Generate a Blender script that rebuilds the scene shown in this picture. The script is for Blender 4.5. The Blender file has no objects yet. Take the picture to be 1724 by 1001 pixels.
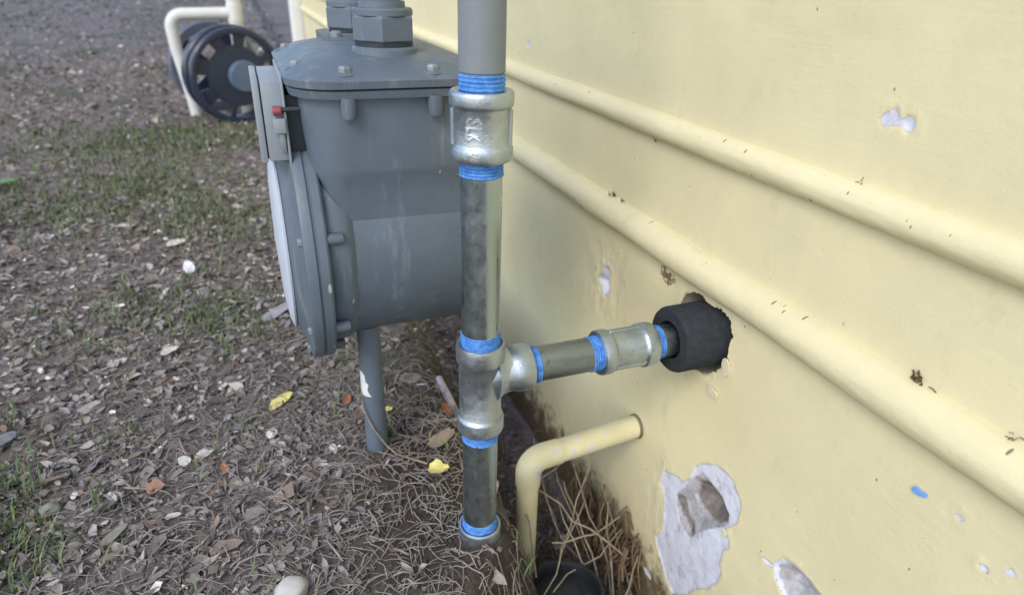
import bpy, bmesh, math, random
import numpy as np
from mathutils import Vector, Matrix, noise

random.seed(7)
rng = np.random.default_rng(7)
scene = bpy.context.scene
COL = scene.collection
# ------------------------------------------------------------------ camera
# world axes: X towards the house wall (wall face at X = 0.40), Y along the wall away from the camera, Z up
CAM_H = 0.53
cam_d = bpy.data.cameras.new('camera')
cam = bpy.data.objects.new('camera', cam_d)
COL.objects.link(cam)
scene.camera = cam
PITCH, ROLL, YAW = math.radians(26.408), math.radians(1.64), math.radians(21.528)
cam_d.sensor_width = 36.0
cam_d.lens = 1106.3 / 1724 * 36.0
cam_d.clip_start = 0.02
cam_d.clip_end = 400
cam_d.dof.use_dof = True
cam_d.dof.focus_distance = 0.57
cam_d.dof.aperture_fstop = 6.3
fw = Vector((math.cos(PITCH) * math.sin(YAW), math.cos(PITCH) * math.cos(YAW), -math.sin(PITCH)))
rt0 = Vector((math.cos(YAW), -math.sin(YAW), 0))
up0 = rt0.cross(fw)
rt = rt0 * math.cos(ROLL) + up0 * math.sin(ROLL)
upv = -rt0 * math.sin(ROLL) + up0 * math.cos(ROLL)
cam.matrix_world = Matrix(((rt.x, upv.x, -fw.x, 0.0), (rt.y, upv.y, -fw.y, 0.0), (rt.z, upv.z, -fw.z, CAM_H), (0, 0, 0, 1)))
# ------------------------------------------------------------------ sky and sun (open shade under a bright overcast sky)
SUN_EL, SUN_VEC = math.radians(42), Vector((-0.75, -0.66, 0))
world = bpy.data.worlds.new('World')
scene.world = world
world.use_nodes = True
wn = world.node_tree
wn.nodes.clear()
wout = wn.nodes.new('ShaderNodeOutputWorld')
wbg = wn.nodes.new('ShaderNodeBackground')
sky = wn.nodes.new('ShaderNodeTexSky')
sky.sky_type = 'NISHITA'
sky.sun_disc = False
sky.sun_elevation = SUN_EL
sky.sun_rotation = math.atan2(SUN_VEC.x, SUN_VEC.y)
sky.air_density = 1.0
sky.dust_density = 1.2
sky.ozone_density = 1.0
wbg.inputs['Strength'].default_value = 0.15
wn.links.new(sky.outputs['Color'], wbg.inputs['Color'])
wn.links.new(wbg.outputs['Background'], wout.inputs['Surface'])
sun_d = bpy.data.lights.new('sun', 'SUN')
sun_d.energy = 0.7
sun_d.angle = math.radians(22)
sun_d.color = (1.0, 0.97, 0.93)
sun = bpy.data.objects.new('sun', sun_d)
COL.objects.link(sun)
sv = SUN_VEC.normalized() * math.cos(SUN_EL) + Vector((0, 0, math.sin(SUN_EL)))
sun.rotation_euler = sv.to_track_quat('Z', 'Y').to_euler()
scene.view_settings.view_transform = 'Standard'
scene.view_settings.look = 'None'
scene.view_settings.exposure = 1.04
scene.view_settings.gamma = 1.0
scene.view_settings.use_curve_mapping = False

# ------------------------------------------------------------------ helpers
def srgb(r, g, b):
    f = lambda c: (c / 255 / 12.92) if c / 255 <= 0.04045 else ((c / 255 + 0.055) / 1.055) ** 2.4
    return (f(r), f(g), f(b), 1.0)

class NT:
    """small node-tree builder"""
    def __init__(self, name):
        self.m = bpy.data.materials.new(name)
        self.m.use_nodes = True
        self.t = self.m.node_tree
        self.t.nodes.clear()
        self.out = self.t.nodes.new('ShaderNodeOutputMaterial')
        self.b = self.t.nodes.new('ShaderNodeBsdfPrincipled')
        self.t.links.new(self.b.outputs[0], self.out.inputs['Surface'])
        self.co = self.t.nodes.new('ShaderNodeTexCoord').outputs['Object']
    def n(self, kind, **kw):
        nd = self.t.nodes.new(kind)
        for k, v in kw.items():
            setattr(nd, k, v)
        return nd
    def set(self, sock, v):
        if hasattr(v, 'is_output') or isinstance(v, bpy.types.NodeSocket):
            self.t.links.new(v, sock)
        else:
            sock.default_value = v
    def noise(self, scale, detail=4, rough=0.55, co=None, stretch=None):
        nd = self.n('ShaderNodeTexNoise')
        nd.inputs['Scale'].default_value = scale
        nd.inputs['Detail'].default_value = detail
        nd.inputs['Roughness'].default_value = rough
        c = co or self.co
        if stretch:
            mp = self.n('ShaderNodeMapping')
            mp.inputs['Scale'].default_value = stretch
            self.t.links.new(c, mp.inputs['Vector'])
            c = mp.outputs[0]
        self.t.links.new(c, nd.inputs['Vector'])
        return nd.outputs['Fac']
    def ramp(self, fac, stops):
        nd = self.n('ShaderNodeValToRGB')
        els = nd.color_ramp.elements
        while len(els) < len(stops):
            els.new(0.5)
        for e, (p, c) in zip(els, stops):
            e.position = p
            e.color = c if len(c) == 4 else (*c, 1)
        self.t.links.new(fac, nd.inputs['Fac'])
        return nd.outputs['Color']
    def step(self, fac, a, b):
        nd = self.n('ShaderNodeMapRange')
        nd.interpolation_type = 'SMOOTHSTEP'
        self.t.links.new(fac, nd.inputs['Value'])
        nd.inputs['From Min'].default_value = a
        nd.inputs['From Max'].default_value = b
        return nd.outputs['Result']
    def mix(self, fac, a, b, mode='MIX'):
        nd = self.n('ShaderNodeMix', data_type='RGBA', blend_type=mode)
        self.set(nd.inputs['Factor'], fac)
        self.set(nd.inputs['A'], a) if not isinstance(a, tuple) else setattr(nd.inputs[6], 'default_value', a)
        self.set(nd.inputs['B'], b) if not isinstance(b, tuple) else setattr(nd.inputs[7], 'default_value', b)
        if not isinstance(a, tuple):
            for l in list(nd.inputs['A'].links): self.t.links.remove(l)
            self.t.links.new(a, nd.inputs[6])
        if not isinstance(b, tuple):
            for l in list(nd.inputs['B'].links): self.t.links.remove(l)
            self.t.links.new(b, nd.inputs[7])
        return nd.outputs[2]
    def math(self, op, a, b=0.0):
        nd = self.n('ShaderNodeMath', operation=op)
        self.set(nd.inputs[0], a)
        self.set(nd.inputs[1], b)
        return nd.outputs[0]
    def attr(self, name, out='Fac'):
        nd = self.n('ShaderNodeAttribute')
        nd.attribute_name = name
        return nd.outputs[out]
    def bump(self, h, strength=0.3, dist=0.001, normal=None):
        nd = self.n('ShaderNodeBump')
        nd.inputs['Strength'].default_value = strength
        nd.inputs['Distance'].default_value = dist
        self.t.links.new(h, nd.inputs['Height'])
        if normal:
            self.t.links.new(normal, nd.inputs['Normal'])
        return nd.outputs[0]
    def fin(self, color, rough=0.5, metal=0.0, normal=None, spec=0.5):
        self.set(self.b.inputs['Base Color'], color)
        self.set(self.b.inputs['Roughness'], rough)
        self.set(self.b.inputs['Metallic'], metal)
        self.b.inputs['Specular IOR Level'].default_value = spec
        if normal:
            self.t.links.new(normal, self.b.inputs['Normal'])
        return self.m

def paint_mat(name, col, var=0.08, rough=0.45, scale=35, bump=0.15, dirt=None, spec=0.4):
    k = NT(name)
    c = k.ramp(k.noise(scale, 5), [(0.3, tuple(x * (1 - var) for x in col[:3])), (0.7, tuple(min(1, x * (1 + var)) for x in col[:3]))])
    if dirt:
        c = k.mix(k.step(k.noise(90, 6, 0.7), 0.60, 0.72), c, dirt)
    r = k.ramp(k.noise(60, 4), [(0.3, (rough - .07,) * 3), (0.7, (rough + .09,) * 3)])
    return k.fin(c, r, 0, k.bump(k.noise(420, 3), bump, 0.0006), spec)

def metal_mat(name, col, rough, streak=(1, 1, 1), dark=0.45, bump=0.25, bscale=700, metal=1.0, var=0.25):
    k = NT(name)
    base = k.ramp(k.noise(40, 6, 0.65, stretch=streak), [(0.25, tuple(c * (1 - var) for c in col)), (0.75, tuple(min(1, c * (1 + var)) for c in col))])
    c = k.mix(k.step(k.noise(130, 6, 0.7), 0.60, 0.70), base, tuple(x * dark for x in col) + (1,))
    r = k.ramp(k.noise(110, 5), [(0.3, (rough - .08,) * 3), (0.7, (rough + .12,) * 3)])
    return k.fin(c, r, metal, k.bump(k.noise(bscale, 4), bump, 0.0006))

def obj(name, verts, faces, mat=None, parent=None, smooth=True, sharp=35, loc=None):
    me = bpy.data.meshes.new(name)
    me.from_pydata([tuple(v) for v in verts], [], faces)
    me.update()
    if mat: me.materials.append(mat)
    if smooth:
        bm = bmesh.new(); bm.from_mesh(me)
        for f in bm.faces: f.smooth = True
        lim = math.radians(sharp)
        for e in bm.edges:
            if len(e.link_faces) == 2 and e.calc_face_angle(0) > lim: e.smooth = False
        bm.to_mesh(me); bm.free()
    o = bpy.data.objects.new(name, me)
    COL.objects.link(o)
    if parent is not None:
        o.parent = parent
        o.matrix_parent_inverse = parent.matrix_world.inverted() if parent.type != 'EMPTY' else Matrix.Translation(-Vector(parent.location))
    if loc is not None: o.location = loc
    return o

def tag(o, label=None, cat=None, group=None, kind=None):
    if label: o['label'] = label
    if cat: o['category'] = cat
    if group: o['group'] = group
    if kind: o['kind'] = kind
    return o

def empty(name, loc, label, cat, group=None):
    o = bpy.data.objects.new(name, None)
    COL.objects.link(o)
    o.location = loc
    o.empty_display_size = 0.02
    return tag(o, label, cat, group)

def lathe(prof, seg=48, M=None, cap=True, jit=0.0, seed=0):
    """prof: list of (r, h) along local Z"""
    V, F = [], []
    n = len(prof)
    for i in range(seg):
        a = 2 * math.pi * i / seg
        for r, h in prof:
            q = r
            if jit: q = r * (1 + jit * noise.noise((3 * math.cos(a) + seed, 3 * math.sin(a), h * 60)))
            V.append(Vector((q * math.cos(a), q * math.sin(a), h)))
    for i in range(seg):
        j = (i + 1) % seg
        for k in range(n - 1):
            F.append((i * n + k, j * n + k, j * n + k + 1, i * n + k + 1))
    if cap:
        F.append(tuple(i * n for i in range(seg))[::-1])
        F.append(tuple(i * n + n - 1 for i in range(seg)))
    if M is not None: V = [M @ v for v in V]
    return V, F

def join(*vf):
    V, F = [], []
    for v, f in vf:
        b = len(V)
        V += list(v)
        F += [tuple(i + b for i in q) for q in f]
    return V, F

def tube(path, r, seg=16, cap=True, radii=None):
    V, F = [], []
    P = [Vector(p) for p in path]
    n = len(P)
    prev = None
    for i, p in enumerate(P):
        t = (P[min(i + 1, n - 1)] - P[max(i - 1, 0)]).normalized()
        if prev is None:
            a = t.orthogonal().normalized()
        else:
            a = (prev - t * prev.dot(t)).normalized()
        prev = a
        b = t.cross(a)
        rr = radii[i] if radii else r
        for k in range(seg):
            an = 2 * math.pi * k / seg
            V.append(p + (a * math.cos(an) + b * math.sin(an)) * rr)
    for i in range(n - 1):
        for k in range(seg):
            l = (k + 1) % seg
            F.append((i * seg + k, i * seg + l, (i + 1) * seg + l, (i + 1) * seg + k))
    if cap:
        F.append(tuple(range(seg))[::-1])
        F.append(tuple((n - 1) * seg + k for k in range(seg)))
    return V, F

def boxm(x0, x1, y0, y1, z0, z1, bev=0.0, seg=2, M=None):
    bm = bmesh.new()
    bmesh.ops.create_cube(bm, size=1)
    for v in bm.verts:
        v.co = Vector(((x0 + x1) / 2 + v.co.x * (x1 - x0), (y0 + y1) / 2 + v.co.y * (y1 - y0), (z0 + z1) / 2 + v.co.z * (z1 - z0)))
    if bev:
        bmesh.ops.bevel(bm, geom=bm.edges[:], offset=bev, segments=seg, affect='EDGES', profile=0.5)
    V = [v.co.copy() for v in bm.verts]
    bm.verts.index_update()
    F = [tuple(v.index for v in f.verts) for f in bm.faces]
    bm.free()
    if M is not None: V = [M @ v for v in V]
    return V, F

def rrect(x0, x1, y0, y1, r, n=6):
    pts = []
    for cx, cy, a0 in ((x1 - r, y1 - r, 0), (x0 + r, y1 - r, 90), (x0 + r, y0 + r, 180), (x1 - r, y0 + r, 270)):
        for i in range(n + 1):
            a = math.radians(a0 + 90 * i / n)
            pts.append((cx + r * math.cos(a), cy + r * math.sin(a)))
    return pts

def loft(rings, cap=True):
    n = len(rings[0])
    V = [Vector(p) for rg in rings for p in rg]
    F = []
    for i in range(len(rings) - 1):
        for k in range(n):
            l = (k + 1) % n
            F.append((i * n + k, i * n + l, (i + 1) * n + l, (i + 1) * n + k))
    if cap:
        F.append(tuple(range(n))[::-1])
        F.append(tuple((len(rings) - 1) * n + k for k in range(n)))
    return V, F

T = Matrix.Translation
RX = Matrix.Rotation(math.radians(90), 4, 'Y')        # local Z -> world X
def smooth01(a, b, x):
    t = min(1, max(0, (x - a) / (b - a)))
    return t * t * (3 - 2 * t)

# ------------------------------------------------------------------ materials
WALL_YEL = srgb(221, 210, 168)
M = {}
def meter_mat():
    k = NT('meter_grey_paint')
    col = srgb(91, 102, 113)
    c = k.ramp(k.noise(22, 6, 0.65), [(0.3, tuple(x * .9 for x in col[:3])), (0.7, tuple(x * 1.08 for x in col[:3]))])
    mp = k.n('ShaderNodeMapping'); mp.inputs['Scale'].default_value = (1.0, 1.0, 0.35)
    k.t.links.new(k.co, mp.inputs['Vector'])
    v = k.n('ShaderNodeTexVoronoi'); v.inputs['Scale'].default_value = 90
    k.t.links.new(mp.outputs[0], v.inputs['Vector'])
    sep = k.n('ShaderNodeSeparateColor'); k.t.links.new(v.outputs['Color'], sep.inputs[0])
    m_ = k.math('MULTIPLY', k.math('GREATER_THAN', sep.outputs[0], 0.86), k.math('LESS_THAN', v.outputs['Distance'], k.math('MULTIPLY', sep.outputs[1], 0.16)))
    c = k.mix(k.math('MULTIPLY', m_, 0.7), c, srgb(176, 180, 182))
    c = k.mix(k.math('MULTIPLY', k.step(k.noise(16, 6, 0.72, stretch=(3, 3, 0.35)), 0.54, 0.72), 0.36), c, srgb(150, 154, 154))
    r = k.ramp(k.noise(50, 5), [(0.3, (.36,) * 3), (0.7, (.56,) * 3)])
    return k.fin(c, r, 0, k.bump(k.noise(300, 6, 0.7), 0.4, 0.0009), 0.45)
M['grey_paint'] = meter_mat()
M['riser_paint'] = paint_mat('riser_grey_paint', srgb(118, 124, 128), 0.06, 0.5, 40, 0.25)
M['galv'] = metal_mat('galvanised_pipe', (0.38, 0.45, 0.475), 0.30, (1, 1, 0.10), 0.92, 0.10, 450, var=0.12)
M['dark_nipple'] = metal_mat('dull_grey_nipple', (0.25, 0.28, 0.295), 0.34, (0.15, 1, 1), 0.6, 0.25, 350, var=0.4)
M['cast'] = metal_mat('galvanised_cast_fitting', (0.44, 0.495, 0.535), 0.40, (1, 1, 1), 0.7, 0.55, 520)
def sealant_mat():
    k = NT('blue_thread_sealant')
    c = k.ramp(k.noise(170, 6, 0.7), [(0.3, srgb(46, 94, 160)), (0.52, srgb(76, 132, 200)), (0.75, srgb(122, 166, 216))])
    c = k.mix(k.step(k.noise(240, 6, 0.75), 0.60, 0.68), c, srgb(60, 74, 96))
    return k.fin(c, 0.55, 0, k.bump(k.noise(330, 5, 0.7), 0.7, 0.0012), 0.3)
M['sealant'] = sealant_mat()
M['foam'] = paint_mat('black_foam', srgb(50, 53, 56), 0.2, 0.85, 160, 1.0, spec=0.15)
M['black_plastic'] = paint_mat('black_plastic', srgb(30, 33, 38), 0.15, 0.5, 60, 0.2, srgb(70, 66, 62))
M['reel_black'] = paint_mat('gloss_navy_plastic', srgb(40, 48, 68), 0.12, 0.25, 20, 0.05)
M['reel_grey'] = paint_mat('reel_grey_plastic', srgb(92, 96, 112), 0.1, 0.45, 20, 0.05)
M['hub_blue'] = paint_mat('hub_blue_grey', srgb(84, 100, 122), 0.08, 0.5, 20, 0.05)
M['cream'] = paint_mat('cream_pipe_paint', srgb(206, 206, 202), 0.04, 0.45, 20, 0.1)
M['white_plate'] = paint_mat('white_face_plate', srgb(186, 192, 204), 0.05, 0.4, 30, 0.05)
M['index_grey'] = paint_mat('index_box_grey', srgb(136, 144, 152), 0.06, 0.45, 40, 0.1)
M['dark_gap'] = paint_mat('dark_recess_paint', srgb(52, 58, 64), 0.1, 0.6, 60, 0.1)
M['red'] = paint_mat('red_seal', srgb(138, 66, 72), 0.1, 0.5, 60, 0.1)
M['screw'] = metal_mat('screw_grey', (0.24, 0.26, 0.28), 0.45, metal=0.35)
M['white_trim'] = paint_mat('white_trim', srgb(214, 214, 210), 0.04, 0.5, 10, 0.1)

# yellow wall paint with exposed plaster, scars and dirt specks
def wall_mat():
    k = NT('yellow_wall_paint')
    c = k.ramp(k.noise(7, 7, 0.68), [(0.25, tuple(x * 0.90 for x in WALL_YEL[:3])), (0.75, tuple(x * 1.05 for x in WALL_YEL[:3]))])
    c = k.mix(k.math('MULTIPLY', k.step(k.noise(26, 6, 0.7, stretch=(1, 1, 0.5)), 0.58, 0.72), 0.22), c, srgb(176, 164, 126))
    # small dark specks of dirt
    for sc_, th, rad, seed in ((52, 0.76, 0.10, 0.0), (105, 0.74, 0.17, 3.7)):
        mp = k.n('ShaderNodeMapping')
        mp.inputs['Location'].default_value = (seed, seed, seed)
        mp.inputs['Scale'].default_value = (0.3, 1.5, 0.8)
        k.t.links.new(k.co, mp.inputs['Vector'])
        v = k.n('ShaderNodeTexVoronoi')
        v.inputs['Scale'].default_value = sc_
        k.t.links.new(mp.outputs[0], v.inputs['Vector'])
        sep = k.n('ShaderNodeSeparateColor')
        k.t.links.new(v.outputs['Color'], sep.inputs[0])
        pick = k.math('GREATER_THAN', sep.outputs[0], th)
        near = k.math('LESS_THAN', v.outputs['Distance'], k.math('MULTIPLY', sep.outputs[1], rad))
        c = k.mix(k.math('MULTIPLY', k.math('MULTIPLY', pick, near), 0.8), c, srgb(84, 76, 56))
    # grime along the foot of the wall
    g = k.attr('grime')
    gm = k.step(k.math('ADD', g, k.math('MULTIPLY', k.math('SUBTRACT', k.noise(45, 6, 0.7), 0.5), 1.3)), 0.35, 0.8)
    c = k.mix(gm, c, k.ramp(k.noise(160, 5, 0.7), [(0.3, srgb(70, 58, 44)), (0.7, srgb(128, 112, 86))]))
    # scuffs where the paint is thin and brown
    s = k.attr('scuff')
    sm = k.step(k.math('ADD', s, k.math('MULTIPLY', k.math('SUBTRACT', k.noise(160, 6, 0.75), 0.5), 2.2)), 0.75, 1.0)
    c = k.mix(sm, c, srgb(120, 104, 76))
    # exposed plaster: signed distance in mm, positive inside
    d = k.attr('exposed')
    dn = k.math('ADD', d, k.math('ADD', k.math('MULTIPLY', k.math('SUBTRACT', k.noise(150, 3, 0.6), 0.5), 5.0), k.math('MULTIPLY', k.math('SUBTRACT', k.noise(520, 5, 0.75), 0.5), 3.0)))
    em = k.step(dn, -0.08, 0.12)
    plaster = k.ramp(k.noise(60, 8, 0.7), [(0.30, srgb(160, 158, 162)), (0.45, srgb(202, 202, 211)), (0.72, srgb(222, 222, 230))])
    c = k.mix(em, c, plaster)
    d2 = k.math('ADD', k.attr('cement'), k.math('MULTIPLY', k.math('SUBTRACT', k.noise(200, 6, 0.7), 0.5), 4.0))
    cm = k.step(d2, -0.5, 1.2)
    c = k.mix(cm, c, k.ramp(k.noise(70, 7, 0.75), [(0.3, srgb(132, 128, 128)), (0.5, srgb(166, 162, 164)), (0.72, srgb(202, 200, 204))]))
    d3 = k.math('ADD', k.attr('deep'), k.math('MULTIPLY', k.math('SUBTRACT', k.noise(150, 7, 0.75), 0.5), 7.0))
    c = k.mix(k.step(d3, -1.0, 2.5), c, k.ramp(k.noise(130, 7, 0.75), [(0.3, srgb(88, 80, 75)), (0.55, srgb(124, 115, 109)), (0.75, srgb(158, 150, 145))]))
    h1 = k.noise(110, 5, 0.6)
    nrm = k.bump(h1, 0.22, 0.0012)
    nrm = k.bump(k.noise(420, 5, 0.65), 0.38, 0.0008, nrm)
    nrm = k.bump(k.noise(150, 4, 0.6, stretch=(1, 0.07, 1)), 0.30, 0.0010, nrm)
    inv = k.math('SUBTRACT', 1.0, em)
    nrm = k.bump(inv, 0.9, 0.0012, nrm)
    rr = k.mix(em, (0.62, 0.62, 0.62, 1), (0.85, 0.85, 0.85, 1))
    return k.fin(c, rr, 0, nrm, 0.35)
M['wall'] = wall_mat()

def yellow_pipe_mat():
    k = NT('yellow_painted_pipe')
    c = k.ramp(k.noise(30, 5), [(0.3, srgb(204, 194, 148)), (0.7, srgb(220, 210, 166))])
    c = k.mix(k.step(k.noise(75, 7, 0.72), 0.585, 0.60), c, srgb(196, 194, 208))
    c = k.mix(k.step(k.noise(210, 6, 0.7), 0.68, 0.74), c, srgb(120, 98, 66))
    return k.fin(c, 0.5, 0, k.bump(k.noise(260, 4), 0.3, 0.0008), 0.35)
M['yellow_pipe'] = yellow_pipe_mat()

def soil_mat():
    k = NT('soil')
    c = k.ramp(k.noise(28, 8, 0.75), [(0.25, srgb(82, 73, 71)), (0.5, srgb(122, 112, 109)), (0.72, srgb(162, 152, 148))])
    c = k.mix(k.step(k.noise(1.6, 4, 0.6), 0.48, 0.62), c, k.ramp(k.noise(60, 7, 0.7), [(0.3, srgb(74, 78, 64)), (0.7, srgb(118, 116, 104))]))
    c = k.mix(k.step(k.attr('damp'), 0.15, 0.9), c, k.ramp(k.noise(120, 7, 0.75), [(0.3, srgb(54, 47, 43)), (0.7, srgb(98, 87, 79))]))
    return k.fin(c, 0.95, 0, k.bump(k.noise(160, 8, 0.75), 0.9, 0.006), 0.15)
M['soil'] = soil_mat()

def litter_mat(name, rough=0.8, trans=0.0):
    k = NT(name)
    col = k.attr('tint', 'Color')
    c = k.mix(0.35, col, k.ramp(k.noise(300, 4), [(0.3, (0.35, 0.35, 0.35)), (0.7, (1.3, 1.3, 1.3))]), 'MULTIPLY')
    return k.fin(c, rough, 0, None, 0.25)
M['litter'] = litter_mat('leaf_litter')
M['grass'] = litter_mat('grass_blade', 0.6)
M['twig'] = paint_mat('dry_root', srgb(142, 134, 127), 0.35, 0.85, 60, 0.3, spec=0.15)
M['straw'] = paint_mat('dry_straw', srgb(144, 132, 112), 0.3, 0.8, 80, 0.3, spec=0.2)
M['pebble'] = paint_mat('pale_pebble', srgb(186, 182, 174), 0.15, 0.7, 80, 0.4, spec=0.25)

# ------------------------------------------------------------------ the ground
def gz(x, y, fine=True):
    depth = 0.235 * (1 - 0.55 * smooth01(1.4, 4.0, y))
    edge = 0.18 - max(0.0, 0.465 - y) * 1.0
    z = -depth * smooth01(edge, edge + 0.10 + 0.06 * smooth01(0.75, 1.2, y), x)
    near = 1 - smooth01(0.9, 3.5, y)
    z += 0.012 * noise.noise((x * 4, y * 4, 1.3)) * (1.6 - near)
    if fine:
        z += 0.006 * noise.noise((x * 17, y * 17, 5.1)) + 0.0035 * noise.noise((x * 55, y * 55, 9.7))
    z += 0.007 * math.exp(-((x - .1595) ** 2 + (y - .4769) ** 2) / .0014)   # soil heaped round the buried cap
    return z

def axis(*segs):
    out = []
    for a, b, st in segs:
        n = max(1, int(round((b - a) / st)))
        out += [a + (b - a) * i / n for i in range(n)]
    out.append(segs[-1][1])
    return out

gx = axis((-60, -8, 4), (-8, -1.2, 0.2), (-1.2, -0.45, 0.03), (-0.45, 0.46, 0.006), (0.46, 2, 0.2), (2, 40, 4))
gy = axis((-6, -0.2, 0.4), (-0.2, 0.3, 0.05), (0.3, 1.3, 0.006), (1.3, 3.2, 0.02), (3.2, 8, 0.1), (8, 30, 1.5), (30, 130, 10))
V = [(x, y, gz(x, y)) for y in gy for x in gx]
nx = len(gx)
F = [(j * nx + i, j * nx + i + 1, (j + 1) * nx + i + 1, (j + 1) * nx + i) for j in range(len(gy) - 1) for i in range(nx - 1)]
ground = obj('ground', V, F, M['soil'], sharp=180)
damp = [max(0.0, 1 - math.hypot((x - 0.20) / 0.26, (y - 0.55) / 0.36)) * 1.4 for x, y, z in V]
ground.data.attributes.new('damp', 'FLOAT', 'POINT').data.foreach_set('value', damp)
tag(ground, kind='structure')

# ------------------------------------------------------------------ the house wall
WX = 0.40
POLY = {
 'crater': [(0.5036, 0.0004), (0.4814, 0.0108), (0.4659, 0.0145), (0.4555, 0.0285), (0.4531, 0.0459), (0.4434, 0.0595), (0.4222, 0.0747), (0.4055, 0.0789), (0.3919, 0.0764), (0.3789, 0.0644), (0.3751, 0.0561), (0.3764, 0.0357), (0.3853, 0.0209), (0.3892, 0.0134), (0.3818, 0.0081), (0.3791, -0.0019), (0.3864, -0.0133), (0.387, -0.0338), (0.3818, -0.0417), (0.3838, -0.0575), (0.3942, -0.079), (0.415, -0.104), (0.4243, -0.124), (0.4486, -0.1486), (0.4621, -0.1418), (0.4771, -0.1299), (0.4947, -0.1077), (0.4981, -0.1019), (0.4864, -0.0814), (0.4893, -0.0605), (0.4921, -0.0401), (0.4998, -0.0242), (0.5075, -0.0252)],
 'deep': [(0.4458, 0.0304), (0.426, 0.0423), (0.4073, 0.0414), (0.3928, 0.0324), (0.3919, 0.0234), (0.4046, 0.0087), (0.421, -0.0017), (0.4377, -0.0015), (0.4498, 0.006)],
 'rim': [(0.4563, 0.0317), (0.4414, 0.0517), (0.422, 0.0507), (0.4029, 0.0477), (0.3888, 0.0337), (0.388, 0.0146), (0.412, -0.0114), (0.4288, -0.0361), (0.4388, -0.0517), (0.462, -0.0462), (0.4747, -0.0244), (0.477, -0.0072), (0.4651, 0.0112)],
 'groove': [(0.478, -0.0108), (0.4612, -0.0342), (0.4352, -0.0452), (0.4313, -0.0331), (0.4538, -0.0273), (0.4648, -0.0046)],
 'chip1': [(0.6862, 0.1902), (0.6756, 0.1913), (0.6704, 0.1868), (0.6734, 0.1798), (0.6678, 0.1686), (0.6691, 0.1576), (0.6832, 0.1499), (0.691, 0.1557), (0.7023, 0.1672), (0.6906, 0.178)],
 'blue1': [(0.339, 0.4455), (0.3356, 0.4501), (0.3305, 0.4522), (0.3291, 0.4537), (0.3239, 0.4538), (0.3233, 0.4504), (0.3198, 0.4484), (0.3197, 0.4508), (0.3146, 0.4518), (0.31, 0.4504), (0.3094, 0.4444), (0.312, 0.4416), (0.3168, 0.4421), (0.3184, 0.4441), (0.3257, 0.4437), (0.3328, 0.4419)],
 'bit1': [(0.1751, 0.1915), (0.173, 0.1949), (0.1691, 0.1945), (0.1682, 0.1921), (0.1714, 0.1903)],
 'bit2': [(0.1628, 0.2013), (0.1593, 0.2034), (0.1581, 0.2068), (0.1556, 0.2049), (0.1533, 0.2033), (0.1563, 0.2017), (0.1595, 0.2007)],
 'bit3': [(0.2007, 0.214), (0.1944, 0.2157), (0.1906, 0.2143), (0.1958, 0.2119)],
 'bit4': [(0.985, 0.434), (0.9734, 0.4364), (0.9687, 0.4286), (0.9761, 0.4237), (0.9827, 0.4272)],
 'bit5': [(0.513, -0.1715), (0.5034, -0.1644), (0.4939, -0.1673), (0.4939, -0.1771), (0.5004, -0.1777)],
 'gouge': [(0.3367, 0.0304), (0.3297, 0.034), (0.3232, 0.0345), (0.3204, 0.0425), (0.3144, 0.0525), (0.3058, 0.0567), (0.2969, 0.059), (0.2899, 0.0594), (0.2778, 0.0573), (0.2685, 0.0559), (0.2548, 0.0534), (0.2525, 0.0395), (0.2662, 0.02), (0.2862, 0.0081), (0.2993, 0.0104), (0.3074, 0.0164), (0.3132, 0.0226), (0.3182, 0.0221), (0.3201, 0.0328), (0.3303, 0.0269)],
 'hole': [(0.513, 0.2330), (0.4992, 0.2400), (0.4875, 0.2421), (0.4805, 0.2384), (0.4691, 0.238), (0.4562, 0.2414), (0.4461, 0.2386), (0.4388, 0.2355), (0.4385, 0.2298), (0.4324, 0.2223), (0.4355, 0.2138), (0.4355, 0.2037), (0.4326, 0.1932), (0.4388, 0.1821), (0.4479, 0.172), (0.4626, 0.1595), (0.4794, 0.1566), (0.4967, 0.1577), (0.5086, 0.1654), (0.5164, 0.1763), (0.5202, 0.1908), (0.5206, 0.2101), (0.518, 0.224)],
}
def sdf(poly, Y, Z):
    """signed distance in metres, positive inside (numpy)"""
    P = np.array(poly)
    d = np.full(Y.shape, 1e9)
    inside = np.zeros(Y.shape, bool)
    n = len(P)
    for i in range(n):
        a, b = P[i], P[(i + 1) % n]
        e = b - a
        t = np.clip(((Y - a[0]) * e[0] + (Z - a[1]) * e[1]) / (e @ e), 0, 1)
        d = np.minimum(d, np.hypot(Y - a[0] - t * e[0], Z - a[1] - t * e[1]))
        cond = (a[1] > Z) != (b[1] > Z)
        with np.errstate(divide='ignore', invalid='ignore'):
            xi = a[0] + (Z - a[1]) / (b[1] - a[1] + 1e-12) * e[0]
        inside ^= cond & (Y < xi)
    return np.where(inside, d, -d)

wy = np.array(axis((-0.8, 0.1, 0.03), (0.1, 0.72, 0.0016), (0.72, 1.2, 0.005), (1.2, 5.0, 0.06)))
wz = np.array(axis((-0.6, -0.3, 0.02), (-0.3, 0.255, 0.0016), (0.255, 0.5, 0.003), (0.5, 3.0, 0.08)))
Yg, Zg = np.meshgrid(wy, wz)
Yf, Zf = Yg.ravel(), Zg.ravel()
ex = np.full(Yf.shape, -0.05)
for nm in ('crater', 'chip1', 'blue1', 'bit1', 'bit2', 'bit3', 'bit4', 'bit5', 'gouge'):
    ex = np.maximum(ex, sdf(POLY[nm], Yf, Zf))
hole = sdf(POLY['hole'], Yf, Zf)
cement = np.maximum(np.maximum(sdf(POLY['rim'], Yf, Zf) - .003, sdf(POLY['gouge'], Yf, Zf) - .004), -0.05)
deep = np.maximum(np.maximum(sdf(POLY['deep'], Yf, Zf) + .001, sdf(POLY['groove'], Yf, Zf) - .001), -0.05)
scuff = np.zeros(Yf.shape)
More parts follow.
